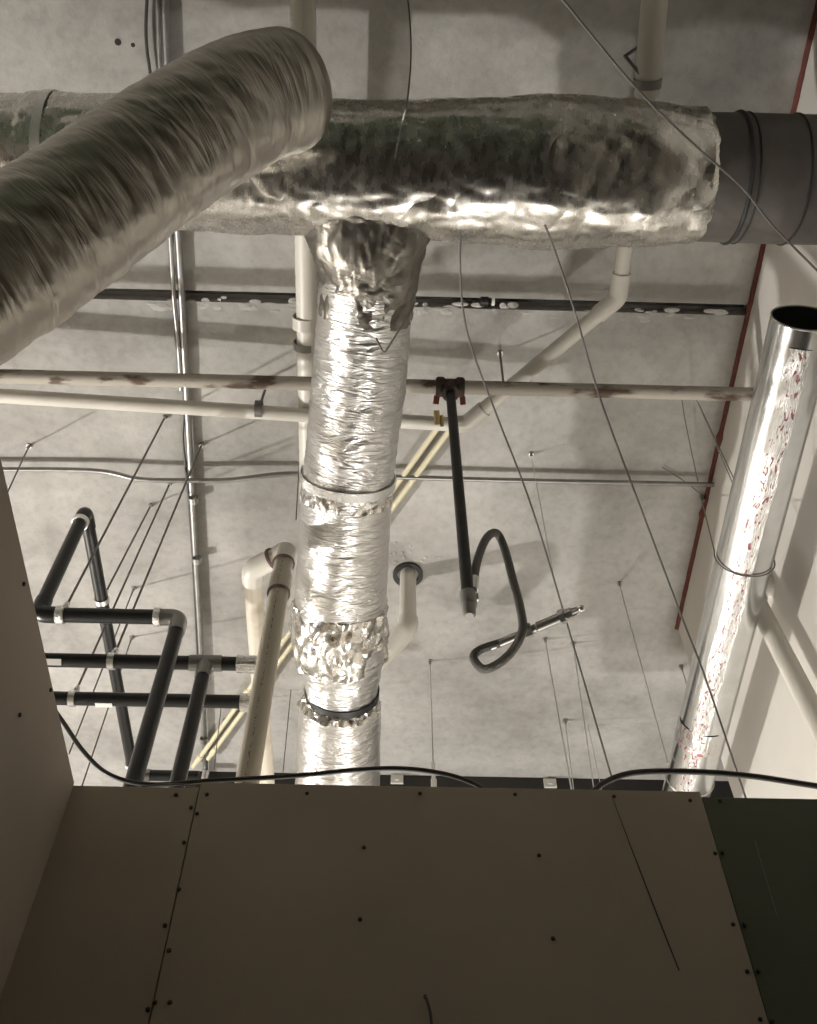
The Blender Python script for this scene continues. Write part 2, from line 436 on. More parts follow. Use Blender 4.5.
mb.tube([V(ex-.05, YM, HM+CAMH), V(ex+.0, YM, HM+CAMH), V(ex+.02, YM, HM+CAMH)], [R0*.955, R0*.94, R0*.90], 64, disp=wrinkle(.006, 18, 4, 9)); mb.build('foil_cuff', M['foil_main'], main)
sx0 = ex+.0; sx1 = XR-.004
mb = MB(); mb.tube([V(sx0, YM, HM+CAMH), V(mainx(748).x, YM, HM+CAMH), V(sx1, YM, HM+CAMH)], [R0*.90, R0*.91, R0*.91], 72); o = mb.build('grey_sleeve', M['grey_duct'], main); o['label'] = 'dull grey sheet metal section at the right end'
for u, w in ((746, .013), (754, .006), (803, .007)):
    mb = MB(); mb.torus(V(mainx(u).x, YM, HM+CAMH), (1,0,0), R0*.915, w*.55, 56, 8); mb.build('black_band', M['black_band'], main)

# branch duct running away from the main one, sagging
br_px = [(369,262,3.34,96), (365,300,3.33,95), (359,380,3.29,94), (353,440,3.26,92), (348,478,3.24,91), (344,540,3.20,90), (341,600,3.15,91), (339,636,3.12,94), (341,652,3.11,90), (342,668,3.10,80), (342,690,3.09,72), (341,697,3.09,74), (340,706,3.08,82), (339,730,3.06,84), (338,780,3.02,84), (336,850,2.97,84)]
P = [H(u, v, h) for u, v, h, w in br_px]; Rr = [mpp(u, v, h)*w/2 for u, v, h, w in br_px]
acc = [0]
for a, b in zip(P, P[1:]): acc.append(acc[-1]+(b-a).length)
fine = resample(spline(P, 14), .011); fs = [0]
for a, b in zip(fine, fine[1:]): fs.append(fs[-1]+(b-a).length)
def rad_at(s): return interp(s*acc[-1]/fs[-1], acc, Rr)
k_s = [acc[i]*fs[-1]/acc[-1] for i in range(len(acc))]
branch = thing('branch_duct', 'bright foil-wrapped branch duct running away below the cross duct', 'duct', P[0])
def seg(s0, s1, name, mat, disp, extra=0.0, n=130, cap=True):
    q = [(p, s) for p, s in zip(fine, fs) if s0 <= s <= s1]
    mb = MB(); mb.tube([p for p, s in q], [rad_at(s)+extra for p, s in q], n, cap=cap, disp=disp); return mb.build(name, mat, branch)
sA, sTape, sBulge, sNeck = k_s[0], k_s[4], k_s[8], k_s[10]
seg(sA, sTape+.005, 'foil_jacket', M['foil_branch'], wrinkle(.0035, 26, 2.2, 5, .005, 4, 1.2, .04))
seg(sTape, sBulge+.06, 'foil_jacket', M['foil_branch'], wrinkle(.0025, 26, 2.2, 11, .005, 3, 1.4, .03, None))
seg(k_s[7]-.16, k_s[8]+.03, 'crumpled_cuff', M['foil_main'], wrinkle(.013, 13, 3.6, 15, .012, 7, 2), .006)
seg(sBulge, sNeck+.012, 'foil_jacket', M['foil_branch'], wrinkle(.004, 10, 2, 21, .008, 3, 1.2))
seg(sNeck+.004, k_s[12], 'crumpled_cuff', M['foil_main'], wrinkle(.012, 17, 5.0, 27, .006, 6, 2), .004)
seg(k_s[11], k_s[-1], 'foil_jacket', M['foil_branch'], wrinkle(.0025, 22, 2.0, 31, .006, 3, 1.2, .03))
# strap in the gap, tape, flared collar where it leaves the main duct
t = (P[11]-P[9]).normalized()
mb = MB(); mb.band(P[10]+t*.004, t, Rr[10]+.001, .03, .005, 48); o = mb.build('black_strap', M['black_band'], branch); o['label'] = 'black strap in the gap between two jackets'
t = (P[5]-P[3]).normalized()
mb = MB(); mb.band(P[4], t, Rr[4]+.006, .035, .004, 64); mb.build('foil_tape_band', M['foil_tape'], branch)
seg(sTape+.018, sTape+.085, 'crumpled_cuff', M['foil_main'], wrinkle(.007, 26, 5.0, 61, .003, 9, 3), .003)
# collar: flared skirt from the main duct into the branch
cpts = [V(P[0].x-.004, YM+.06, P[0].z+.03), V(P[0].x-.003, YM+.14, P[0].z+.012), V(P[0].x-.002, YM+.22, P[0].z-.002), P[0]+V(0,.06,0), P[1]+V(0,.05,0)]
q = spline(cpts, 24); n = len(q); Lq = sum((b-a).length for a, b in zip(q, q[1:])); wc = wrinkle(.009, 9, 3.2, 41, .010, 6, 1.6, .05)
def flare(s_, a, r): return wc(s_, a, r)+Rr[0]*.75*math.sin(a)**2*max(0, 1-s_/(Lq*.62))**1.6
mb = MB(); mb.tube(q, [Rr[0]*interp(i/(n-1), [0,.4,1], [1.12,1.12,1.035]) for i in range(n)], 130, disp=flare, cap=False); o = mb.build('flared_collar', M['foil_collar_shaded'], branch); o['label'] = 'crumpled foil collar at the cross duct, shade painted in'
# wire left hanging under the branch
mb = MB(); hw = 3.12
mb.tube(fillet([H(414,306,3.16), H(384,354,hw-.03), H(376,338,hw)], .01), .0032, 7)
tag(mb.build('loose_wire', M['wire']), 'bent dark wire hook hanging under the near end of the foil branch duct', 'wire')

# big foil duct at the left, elbow into the main duct
eA, eB = H(0, 266, 2.27), H(277, 89, 2.93)
ed = (eB-eA).normalized(); eA2 = eA-ed*1.1
big = thing('elbow_duct', 'big wrinkled foil duct slanting in at upper left and rising to the cross duct', 'duct', eA)
rA, rB = mpp(0, 267, 2.27)*78, mpp(277, 89, 2.93)*60
q = resample(spline([eA2, eA, H(110, 190, 2.51), H(205, 126, 2.74), H(250, 101, 2.86), H(283, 92, 2.93)], 20), .012)
Lb = sum((b-a).length for a, b in zip(q, q[1:])); nb_ = len(q)-1; eB = q[-1]; ed = (q[-1]-q[-5]).normalized()
rr = [rA+(rB-rA)*max(0, (i/nb_-.39)/.61) for i in range(nb_+1)]
for i in range(1, 15):
    a = math.pi/2*i/14; q.append(eB+ed*(rB*.66*math.sin(a))); rr.append(max(rB*math.cos(a)**.8, .004) if i < 14 else .004)
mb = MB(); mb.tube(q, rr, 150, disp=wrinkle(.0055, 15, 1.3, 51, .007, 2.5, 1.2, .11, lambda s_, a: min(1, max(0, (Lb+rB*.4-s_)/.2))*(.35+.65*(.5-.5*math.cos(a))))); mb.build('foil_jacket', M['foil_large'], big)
HB = 2.66
# end seam tape along the lower side
cq = H(176, 206, HB-.12)
mb = MB(); mb.bar(cq, H(172, 226, HB-.02), .02, .004); mb.build('tape_tab', M['foil_tape'], big)

# round galvanised duct with an open end
HR_ = 2.86
ra, rb_ = H(804, 318, HR_), H(687, 790, HR_)
dirr = (rb_-ra).normalized(); rrad = mpp(760, 450, HR_)*29.6
rd = thing('round_duct', 'shiny round sheet metal duct with an open near end beside the right wall', 'duct', ra)
L_ = (rb_-ra).length+.45
mb = MB()
outer = [ra+dirr*(L_*i/40) for i in range(41)]; mb.tube(outer, rrad, 56, cap=False)
inner = [ra+dirr*(L_*i/40) for i in range(40,-1,-1)]; mb.tube(inner, rrad-.003, 56, cap=False)
o = mb.build('pipe_shell', M['galv'], rd)
mb = MB(); mb.torus(ra, dirr, rrad-.0015, .003, 48, 8); mb.build('rim', M['zinc'], rd)
mb = MB(); mb.tube([ra+dirr*.9, ra+dirr*.905], rrad-.0035, 48); mb.build('inner_shade_disc', M['dark_void'], rd)  # dark disc across the bore: shade inside the open duct painted as a surface
for s_ in (2.0,):
    mb = MB(); mb.torus(ra+dirr*s_, dirr, rrad, .0035, 56, 8); mb.build('joint_bead', M['zinc'], rd)
# crinkled printed film stuck along the underside
def film(s0, s1, a0, a1, na, seed):
    up = V(0,0,1); e = (up-dirr*up.dot(dirr)).normalized(); g = dirr.cross(e)
    mb = MB(); ns = max(4, int((s1-s0)/.012)); vs = []; fs_ = []; uv = []
    for i in range(ns+1):
        s = s0+(s1-s0)*i/ns
        wob = .10*noise.noise(Vector((s*5, seed, 0)))+.05*noise.noise(Vector((s*17, seed, 4)))
        for k in range(na+1):
            a = a0+wob+(a1-a0)*k/na+.16*(s-1.2)
            edge = min(k, na-k)/na*2
            d = .003+edge*.005*abs(noise.noise(Vector((s*16, a*3, seed))))+.002*edge*abs(noise.noise(Vector((s*40, a*8, seed+4))))
            vs.append(ra+dirr*s+(e*math.cos(a)+g*math.sin(a))*(rrad+d))
    w = na+1
    for i in range(ns):
        for k in range(na):
            fs_.append((i*w+k, i*w+k+1, (i+1)*w+k+1, (i+1)*w+k))
            uv.append(((s0+(s1-s0)*i/ns, k/na), (s0+(s1-s0)*i/ns, (k+1)/na), (s0+(s1-s0)*(i+1)/ns, (k+1)/na), (s0+(s1-s0)*(i+1)/ns, k/na)))
    mb.add(vs, fs_, uv); return mb
AF = math.pi+.42
FILM = (AF-.36, AF+.36)
mb = film(.06, L_-.1, FILM[0], FILM[1], 16, 3.0); o = mb.build('printed_film', M['film'], rd); o['label'] = 'crinkled plastic film with red print along the underside'
mb = film(1.66, 1.77, AF-.9, AF+1.2, 36, 8.0); mb.build('printed_film_wrap', M['film'], rd)
# wire sling round it
cw = ra+dirr*.89
an = H(703, 497, CEIL); an.x = min(an.x, XR-.03)
sl = thing('wire_sling', 'thin wire sling looped under the shiny round duct', 'wire', an)
e = (V(0,0,1)-dirr*dirr.z).normalized(); g = dirr.cross(e)
loop = [cw+(e*math.cos(a)+g*math.sin(a))*(rrad+.006) for a in [math.pi*(.38+1.24*i/30) for i in range(31)]]
far = an+V(.10,.04,-.02)
if loop[0].x > loop[-1].x: loop = loop[::-1]
mb = MB(); mb.tube([an-V(0,0,.004)]+loop+[V(min(loop[-1].x+.012, XR-.02), loop[-1].y, CZ)], .0026, 6); mb.build('wire', M['wire'], sl)
mb = MB(); mb.cyl(an, an-V(0,0,.03), .010, 10); mb.ball(an-V(0,0,.03), .012); mb.build('anchor', M['zinc'], sl)

# ------------------------------------------------------------------ pipes
def run(name, label, cat, pts, r, mat, R=.05, fit=None, group=None, fitr=1.18, seg=18, fitlen=.05):
    """pipe run with an elbow fitting at each inner corner"""
    t = thing(name, label, cat, pts[0], group)
    mb = MB(); mb.tube(fillet(pts, R), r, seg); mb.build('pipe', mat, t)
    for i in range(1, len(pts)-1):
        if fit is None: break
        a, b, c = Vector(pts[i-1]), Vector(pts[i]), Vector(pts[i+1])
        d0, d1 = (a-b).normalized(), (c-b).normalized()
        k = R+fitlen
        mb = MB(); mb.tube(fillet([b+d0*k, b, b+d1*k], R), r*fitr, seg)
        mb.tube([b+d0*(k-.018), b+d0*k], r*fitr*1.08, seg); mb.tube([b+d1*(k-.018), b+d1*k], r*fitr*1.08, seg)
        mb.build('elbow_fitting', fit, t)
    return t
def ring(t, name, p, axis, r, w, mat, th=.004):
    mb = MB(); mb.band(p, axis, r, w, th, 28); return mb.build(name, mat, t)

# 1 straight white drain line running away above the cross duct
a, b = H(302.5, -30, 3.78), H(310, 520, 3.78)
t = thing('drain_pipe', 'straight white plastic pipe running away behind the left side of the foil branch duct', 'pipe', a)
mb = MB(); mb.tube([a, b], mpp(304, 240, 3.78)*11.6, 22); mb.build('pipe', M['pvc_print'], t)
ax = (b-a).normalized(); rp = mpp(304, 240, 3.78)*11.6
ring(t, 'coupling', H(305, 322, 3.78), ax, rp, .05, M['pvc'], .006); ring(t, 'hanger_band', H(305.5, 345, 3.78), ax, rp+.001, .03, M['grey_band'], .003)

# 2 white line at upper right: coupling, elbow, diagonal, then across to the left
h2 = 3.74
r2 = mpp(560, 330, h2)*7.6
pp = [H(657, -30, h2), H(648, 78, h2)]
t = thing('drain_pipe', 'white plastic pipe at upper right that bends into a diagonal run and crosses left', 'pipe', pp[0])
rw = mpp(655, 30, h2)*13.2
mb = MB(); mb.tube([pp[0], pp[1]], rw, 22); mb.build('wide_pipe', M['pvc'], t)
ax = (pp[1]-pp[0]).normalized()
ring(t, 'grey_band', H(647.5, 83, h2), ax, rw*1.0, mpp(647,83,h2)*9, M['grey_band'], .004)
mb = MB(); mb.tube([pp[1]-ax*.01, H(646.8, 96, h2)], rw*.97, 22); mb.build('coupling', M['pvc'], t)
path = [H(646.8, 94, h2), H(618, 298, h2), H(466, 424, h2-.01), H(446, 424, h2-.012), H(-60, 392, h2-.03)]
mb = MB(); mb.tube(fillet(path, .06), r2, 20); mb.build('pipe', M['pvc'], t)
for i in (1, 2):
    a_, b_, c_ = path[i-1], path[i], path[i+1]; d0, d1 = (a_-b_).normalized(), (c_-b_).normalized()
    k0, k1 = .10, (.10 if i == 1 else .05)
    mb = MB(); mb.tube(fillet([b_+d0*k0, b_, b_+d1*k1], .05), r2*1.2, 20); mb.build('elbow_fitting', M['pvc'], t)
# strap and rod on the cross run
c = H(259, 409, h2-.02)
hg = thing('pipe_hanger', 'small dark clamp hanger on the white cross pipe left of the foil branch', 'hanger', c)
mb = MB(); mb.band(c, (1,0,0), r2+.001, .03, .005, 24); mb.build('clamp', M['wire'], hg)
mb = MB(); mb.cyl(c+V(0,0,r2), V(c.x+.01, c.y+.0, CZ), .006, 8); mb.build('rod', M['wire'], hg)
# angled strap beside the wide pipe
c = H(652, 60, h2)
hg = thing('pipe_hanger', 'bent dark strap holding the wide white pipe at upper right', 'hanger', c)
mb = MB(); mb.tube([H(640,46,CEIL), H(625,56,h2+.02), H(640,74,h2-.02)], .006, 8); mb.build('strap', M['wire'], hg)
# 3 rusty steel sprinkler line
h3 = 3.63
r3 = mpp(450, 386, h3)*7.0
A3, B3 = H(-60, 379.5, h3), H(756, 391.5, h3)
B3.x = XR-.001
A3.y = B3.y = H(408, 386, h3).y
sprk = thing('sprinkler_pipe', 'stained steel sprinkler line crossing under the ceiling', 'pipe', A3)
mb = MB(); mb.tube([A3.lerp(B3, i/60) for i in range(61)], r3, 22); mb.build('pipe', M['steel_pipe'], sprk)
T3 = H(450, 388, h3); T3.y = A3.y; T3.z = A3.z
mb = MB(); mb.tube([T3+V(k,0,0) for k in (-.056,-.048,-.028,-.02,.02,.028,.048,.056)], [r3*k for k in (1.25,1.45,1.45,1.22,1.22,1.45,1.45,1.25)], 22); mb.tube([T3, T3-V(0,0,.06)], r3*1.25, 20)
mb.build('tee_fitting', M['rust_tee'], sprk)
for s_ in (-1, 1):
    mb = MB(); c = T3+V(s_*.05, .05, -.015); mb.bar(c+V(0,-.014,.008), c+V(s_*.004,.014,-.010), .022, .012); o = mb.build('red_tab', M['red_tab'], sprk)
mb = MB(); c = T3+V(-.05,.09,-.03); mb.cyl(c, c+V(.005,.05,-.02), .012, 10); mb.cyl(c+V(.02,.02,0), c+V(.024,.06,-.02), .008, 10); mb.build('brass_plug', M['brass'], sprk)
# drop, adapter, braided hose and sprinkler end
D = H(468, 604, 2.22); D = Y(468.5, 604, T3.y)
drop = thing('sprinkler_drop', 'black iron drop pipe hanging straight down from the rusty tee', 'pipe', T3)
mb = MB(); mb.tube([T3-V(0,0,.04), D+V(0,0,.01)], .0185, 20); mb.build('pipe', M['black_iron'], drop)
mb = MB(); mb.tube([D+V(0,0,.05), D+V(0,0,.045), D-V(0,0,.005), D-V(0,0,.01)], [.021,.025,.025,.021], 20); mb.tube([D+V(0,0,.0), D-V(0,0,.045), D-V(0,0,.055)], [.021,.019,.013], 18)
mb.build('adapter_fitting', M['grey_band'], drop)
c = D+V(.02,.0,.03); mb = MB(); mb.tube([c-V(.02,0,0), c+V(.008,0,.004)], .015, 16); mb.build('side_outlet', M['bright_zinc'], drop)
hose = thing('braided_hose', 'braided metal hose looping down from the black drop pipe to a sprinkler', 'hose', c)
hy = D.y
hp = [Y(470.5,599,hy), Y(473,588,hy+.01), Y(477,562,hy+.02), Y(486,539,hy+.03), Y(496,533,hy+.05), Y(504,547,hy+.08), Y(513,580,hy+.1), Y(520,607,hy+.12), Y(522.5,630,hy+.14), Y(513,650,hy+.18), Y(498,664,hy+.21), Y(483,669,hy+.23), Y(473.5,658,hy+.245), Y(480,650,hy+.24), Y(500,643,hy+.21)]
mb = MB(); mb.tube(spline(hp, 12), .0135, 16); mb.build('hose', M['braid'], hose)
mb = MB(); mb.tube([hp[0]-V(0,0,.012), hp[0]+V(0,0,.012)], .018, 16); mb.build('hose_nut', M['bright_zinc'], hose)
mb = MB(); mb.tube([hp[1]-V(0,.0,.012), hp[1]+(hp[2]-hp[1])*.35], .0150, 16); mb.build('hose_nut', M['bright_zinc'], hose).name = 'hose_ferrule'
e0, e1 = hp[-1], Y(566, 615, hy+.10); te = (e1-e0).normalized()
mb = MB(); mb.tube([e0-te*.03, e0+te*.12], .0125, 16); mb.tube([e0+te*.125, e1], .0155, 18); mb.build('reducer_tube', M['conduit'], hose)
lk = e0.lerp(e1, .44)
for c_, w_, r_ in ((lk, .012, .022), (e1-te*.012, .008, .023), (e1+te*.010, .010, .017)):
    mb = MB(); mb.tube([c_-te*w_, c_+te*w_], r_, 6); mb.build('hex_nut', M['bright_zinc'], hose)
mb = MB(); mb.tube([e1+te*.015, e1+te*.045], .006, 10); mb.ball(e1+te*.05, .011); side = te.cross(V(0,0,1)).normalized()
mb.tube([e1+te*.012+side*.014, e1+te*.035+side*.012, e1+te*.046], .003, 6); mb.tube([e1+te*.012-side*.014, e1+te*.035-side*.012, e1+te*.046], .003, 6); mb.build('sprinkler_head', M['bright_zinc'], hose)

# 4 plastic trap assembly left of the branch
h4 = 3.05; r4 = mpp(285, 560, h4)*9.6
drop_b = Y(285.5, 552, H(285.5, 552, h4).y); yb = drop_b.y
e_end = V(drop_b.x, yb, 0)
ph = [H(268, 800, h4), H(252, 570, h4), H(266, 553, h4+.01), drop_b+V(-.0,0,.0), e_end]
t = thing('waste_pipe', 'stained cream plastic pipe with elbows that drops behind the partition', 'pipe', drop_b)
mb = MB(); mb.tube([ph[0], ph[1]], r4*.97, 20); mb.build('horizontal_pipe', M['pvc_stain'], t)
mb = MB(); mb.tube([ph[3], ph[4]], r4*.97, 20); mb.build('drop_pipe', M['pvc_shaded'], t)
el1 = fillet([ph[1]+(ph[0]-ph[1]).normalized()*.06, ph[1], ph[1].lerp(ph[3], .62)], .05); mb = MB(); mb.tube(el1, r4*1.14, 20); mb.build('elbow_fitting', M['pvc'], t)
mb = MB(); mb.tube([ph[1].lerp(ph[3], .5), ph[3]], r4, 20); mb.build('short_pipe', M['pvc_stain'], t)
el2 = fillet([ph[1].lerp(ph[3], .78), ph[3]+V(.004,0,.004), ph[3]-V(0,0,.07)], .05); mb = MB(); mb.tube(el2, r4*1.14, 20); mb.build('elbow_fitting', M['pvc'], t)
axs = (ph[3]-ph[1]).normalized()
ring(t, 'primer_ring', el1[-1], axs, r4*1.02, .010, M['pvc_primer'], .007)
ring(t, 'primer_ring', ph[3]-V(0,0,.07), (0,0,1), r4*1.0, .008, M['pvc_primer'], .006)
mb = MB(); mb.tube([ph[3]-V(0,0,.15), ph[3]-V(0,0,.24)], r4*1.13, 20); mb.build('coupling', M['pvc_shaded'], t)
ring(t, 'primer_ring', ph[3]-V(0,0,.243), (0,0,1), r4*.98, .008, M['pvc_primer'], .006)

# 5 stub drop through the ceiling right of the branch
c5 = H(408, 574, CEIL); e5 = Y(408, 628, c5.y); r5 = mpp(408, 590, 3.9)*8.2
t = thing('drain_stub', 'short white plastic pipe coming through the ceiling right of the foil branch', 'pipe', c5)
p5 = [c5+V(0,0,.0), e5, H(380, 662, 3.5), H(340, 700, 3.46)]
mb = MB(); mb.tube(fillet(p5, .06), r5, 20); mb.build('pipe', M['pvc'], t)
mb = MB(); d1 = (p5[2]-p5[1]).normalized(); mb.tube(fillet([e5+V(0,0,.06), e5, e5+d1*.13], .06), r5*1.2, 20); mb.build('elbow_fitting', M['pvc'], t)
mb = MB(); mb.band(c5-V(0,0,.005), (0,0,1), r5+.012, .02, .022, 36); o = mb.build('collar_ring', M['black_band'], t); o['label'] = 'black ring at the ceiling'
mb = MB(); random.seed(3)
for i in range(26):
    a = random.uniform(0, 6.28); rr_ = r5+.04+abs(random.gauss(0, .06)); q_ = c5+V(math.cos(a)*rr_, math.sin(a)*rr_, 0)
    if q_.y > c5.y+.02: q_.y = 2*c5.y-q_.y
    mb.ball(q_, random.uniform(.004, .011), 1, 1, .35, 7, 5)
tag(mb.build('grout_spatter', M['grout']), 'pale chips of broken concrete around the black ring at the ceiling', 'debris', kind='stuff')

# 6 white pipe down the right wall
rp6 = .036
a6 = Y(750, 590, 2.42); a6.x = min(a6.x, XR-.05)
b6 = Y(829, 712, 2.42)
top6 = V(a6.x, a6.y, a6.z+.03)
b6 = V(a6.x+(b6.x-a6.x)*.55, a6.y-.02, b6.z)
t = run('wall_pipe', 'pale plastic pipe dropping down the right wall from behind the shiny duct', 'pipe', [V(XR-.0, a6.y, top6.z), top6, V(XR-.05, a6.y-.15, CAMH+.3)], rp6, M['pvc'], .05, M['pvc'])

# 7 cream thin water lines on the ceiling
for (q0, q1, lab) in (((439,426),(193,767),'left of the two thin cream pipes slanting across the ceiling behind the foil branch'), ((452,427),(208,759),'right of the two thin cream pipes slanting across the ceiling behind the foil branch')):
    a, b = H(*q0, 3.955), H(*q1, 3.955); t = thing('water_pipe', lab, 'pipe', a, 'thin cream water pipes')
    mb = MB(); mb.tube([a, b], mpp(*q0, 3.955)*2.9, 12); mb.build('pipe', M['cpvc'], t)
    for s_ in (.74, .97):
        mb = MB(); d_ = (b-a).normalized(); c = a.lerp(b, s_); mb.tube([c-d_*.03, c+d_*.03], mpp(*q0, 3.955)*3.9, 12); mb.build('coupling', M['cpvc'], t)
    for s_ in (.4, .85):
        mb = MB(); c = a.lerp(b, s_); mb.bar(V(c.x, c.y, c.z), V(c.x, c.y, CZ-.003), .02, .012); mb.build('clip', M['zinc'], t)

# 8 steel conduits on the ceiling
hc = 3.95
pts = [H(u, v, hc) for u, v in ((-40,469.5),(90,470.5),(140,475.5),(190,477),(230,476.5),(285,474),(330,475),(500,480),(706,484.5))]
pts[-1].x = XR-.004
t = thing('conduit', 'thin steel conduit crossing the ceiling side to side behind the black drop', 'conduit', pts[0])
pts2 = [p-V(0,0,(.03 if i in (2,3,4) else 0)) for i, p in enumerate(pts)]
mb = MB(); mb.tube(spline(pts2, 10), mpp(400, 478, hc)*2.5, 12); mb.build('pipe', M['conduit'], t)
pts = [H(u, v, 3.968) for u, v in ((164,-30),(167,60),(173,170),(179,250),(186,380),(193,510),(201,650),(206,780))]
t = thing('conduit', 'thin steel conduit running away on the ceiling at the left', 'conduit', pts[0])
mb = MB(); mb.tube(spline(pts, 8), mpp(186, 380, hc)*3.4, 14); mb.build('pipe', M['conduit'], t)
for u, v in ((193.5,500),(197,560),(204,740)):
    c = H(u, v, hc); mb = MB(); mb.band(c, (0,1,0), .018, .03, .004, 16); mb.build('coupling', M['zinc'], t)
mb = MB(); c = H(206, 772, hc); mb.cyl(c, c-V(0,0,.08), .02, 12); mb.build('end_clamp', M['bright_zinc'], t)
pts = [H(u, v, 3.965) for u, v in ((157,-30),(160,66),(166,170),(171,250),(174,300),(178,340),(181,390))]
tag(MB().tube(spline(pts, 8), mpp(171, 250, hc)*2.4, 10).build('thin_conduit', M['conduit']), 'second narrower conduit beside the steel conduit at upper left', 'conduit')
pts = [H(u, v, 3.975) for u, v in ((149,-30),(146,20),(147,50),(151,80),(163,190),(172,232),(171,262),(175,300),(177,322),(176,340),(182,375),(184,410),(183,440),(187,480),(193,560),(198,660))]
tag(MB().tube(spline(pts, 8), mpp(171, 250, hc)*1.5, 8).build('loose_cable', M['cable']), 'thin dark cable wandering along the ceiling conduit at left', 'cable')
# dark line lying in the open ceiling joint
jy = J0+.016
jp = MB(); jp.tube([V(-2.6, jy, CZ+.035), V(XR-.02, jy, CZ+.03)], .008, 10)
t = thing('joint_pipe', 'thin dark pipe lying in the open joint of the ceiling', 'pipe', V(0, jy, CZ+.03)); jp.build('pipe', M['black_iron'], t)
c = H(485, 303, CEIL); c = V(c.x, jy, CZ+.02)
mb = MB(); mb.tube([c-V(.03,0,0), c-V(.018,0,0), c+V(.012,0,0), c+V(.02,0,0)], [.014,.03,.03,.014], 14); mb.build('coupling', M['black_iron'], t)
mb = MB(); mb.tube([c+V(.028,0,0), c+V(.04,0,0)], .024, 14); o = mb.build('white_ring', M['label'], t); o['label'] = 'pale ring beside the coupling'
# mortar slumped in the joint
random.seed(8); mb = MB()
for i in range(150):
    x = random.uniform(-1.6, XR-.1)
    if noise.noise(Vector((x*3, 2, 1))) < -.08: continue
    mb.ball(V(x, J1+random.uniform(-.02,.035), CZ+random.uniform(.0,.006)), random.uniform(.006,.017), random.uniform(1,3), random.uniform(.5,1.2), .3, 8, 5)
tag(mb.build('joint_mortar', M['grout']), 'lumps of pale mortar squeezed out along the far edge of the ceiling joint', 'mortar', kind='stuff')

# ------------------------------------------------------------------ black insulated pipes at the left
hk = 2.66; rk = mpp(110, 616, hk)*7.6
yk = H(110, 616, hk).y
def lat(u, v, h, y=None):
    p = H(u, v, h); return p if y is None else V(p.x, y, p.z)
b_l, b_r = lat(38, 616, hk, yk), lat(180, 616, hk, yk)
up_top = Y(76, 511, yk); up_top.x = b_l.x
up_top = V(b_l.x, yk, CAMH+H(76, 511, 3.24).z-CAMH)
up_top = V(b_l.x, yk, Y(76, 511, yk).z)
farp = H(134, 775, up_top.z-CAMH)
fe = farp+V(.30, .0, 0)
t = thing('insulated_pipe', 'black foam-covered pipe bent up, back and down at far left, with a foil elbow', 'pipe', b_l)
def legs(t, pts, r=rk, R=.04, mat='foam', fit='zinc', ends=True):
    mb = MB(); mb.tube(fillet(pts, R), r, 18); mb.build('pipe', M[mat], t)
legs(t, [V(b_r.x, b_r.y, 0), b_r, b_l, up_top, farp, fe])
for p, d0, d1, lab in ((b_r, V(-1,0,0), V(0,0,-1), 'zinc'), (b_l, V(1,0,0), V(0,0,1), 'foam'), (up_top, V(0,0,-1), (farp-up_top).normalized(), 'foam'), (farp, (up_top-farp).normalized(), V(1,0,0), 'zinc')):
    mb = MB(); mb.tube(fillet([p+d0*.075, p, p+d1*.075], .04), rk*1.13, 18); ec = mb.build('elbow_cover', M['cover'] if lab == 'zinc' else M['foam'], t)
    mb = MB(); mb.band(p+d0*.075, d0, rk*1.02, .022, .006, 24); mb.build('foil_tape_band', M['foil_tape'], ec)
hc_ = 2.62; yc = H(150, 662, hc_).y; c_l, c_r = lat(20, 662, hc_, yc), lat(243, 664, hc_, yc); ctee = lat(206, 663, hc_, yc)
t = thing('insulated_pipe', 'upper of two parallel black foam-covered pipes, with a tee and a drop', 'pipe', ctee)
mb = MB(); mb.tube([c_l, c_r], rk*.96, 18); mb.build('pipe', M['foam'], t)
mb = MB(); mb.tube([ctee, V(ctee.x, ctee.y, 0)], rk*.96, 18); mb.build('drop_pipe', M['foam'], t)
mb = MB(); mb.tube([ctee-V(.055,0,0), ctee+V(.055,0,0)], rk*1.12, 18); mb.tube([ctee, ctee-V(0,0,.07)], rk*1.12, 18); mb.build('tee_cover', M['cover'], t)
mb = MB(); mb.tube([c_r-V(.02,0,0), c_r+V(.06,0,0)], rk*1.28, 18, disp=wrinkle(.008, 40, 4, 3)); mb.build('foil_cap', M['foil_tape'], t)
c = lat(54, 664, hc_, yc)
mb = MB(); mb.bar(c+V(-.025,-rk*.45,-rk*.88), c+V(.035,-rk*.45,-rk*.88), .022, .003, (0,.5,1)); mb.build('label_sticker', M['label'], t)
hd = 2.70; yd = H(150, 700, hd).y; d_l, d_r = lat(30, 700, hd, yd), lat(243, 699, hd, yd)
t = thing('insulated_pipe', 'lower of two parallel black foam-covered pipes, without a tee', 'pipe', d_l)
mb = MB(); mb.tube([d_l, d_r], rk*.98, 18); mb.build('pipe', M['foam'], t)
mb = MB(); mb.tube([d_r-V(.01,0,0), d_r+V(.06,0,0)], rk*1.28, 18, disp=wrinkle(.008, 40, 4, 5)); mb.build('foil_cap', M['foil_tape'], t)
c = lat(106, 703, hd, yd)
mb = MB(); mb.bar(c+V(-.03,.005,-rk), c+V(.03,.005,-rk), .02, .003); mb.build('label_sticker', M['label'], t)

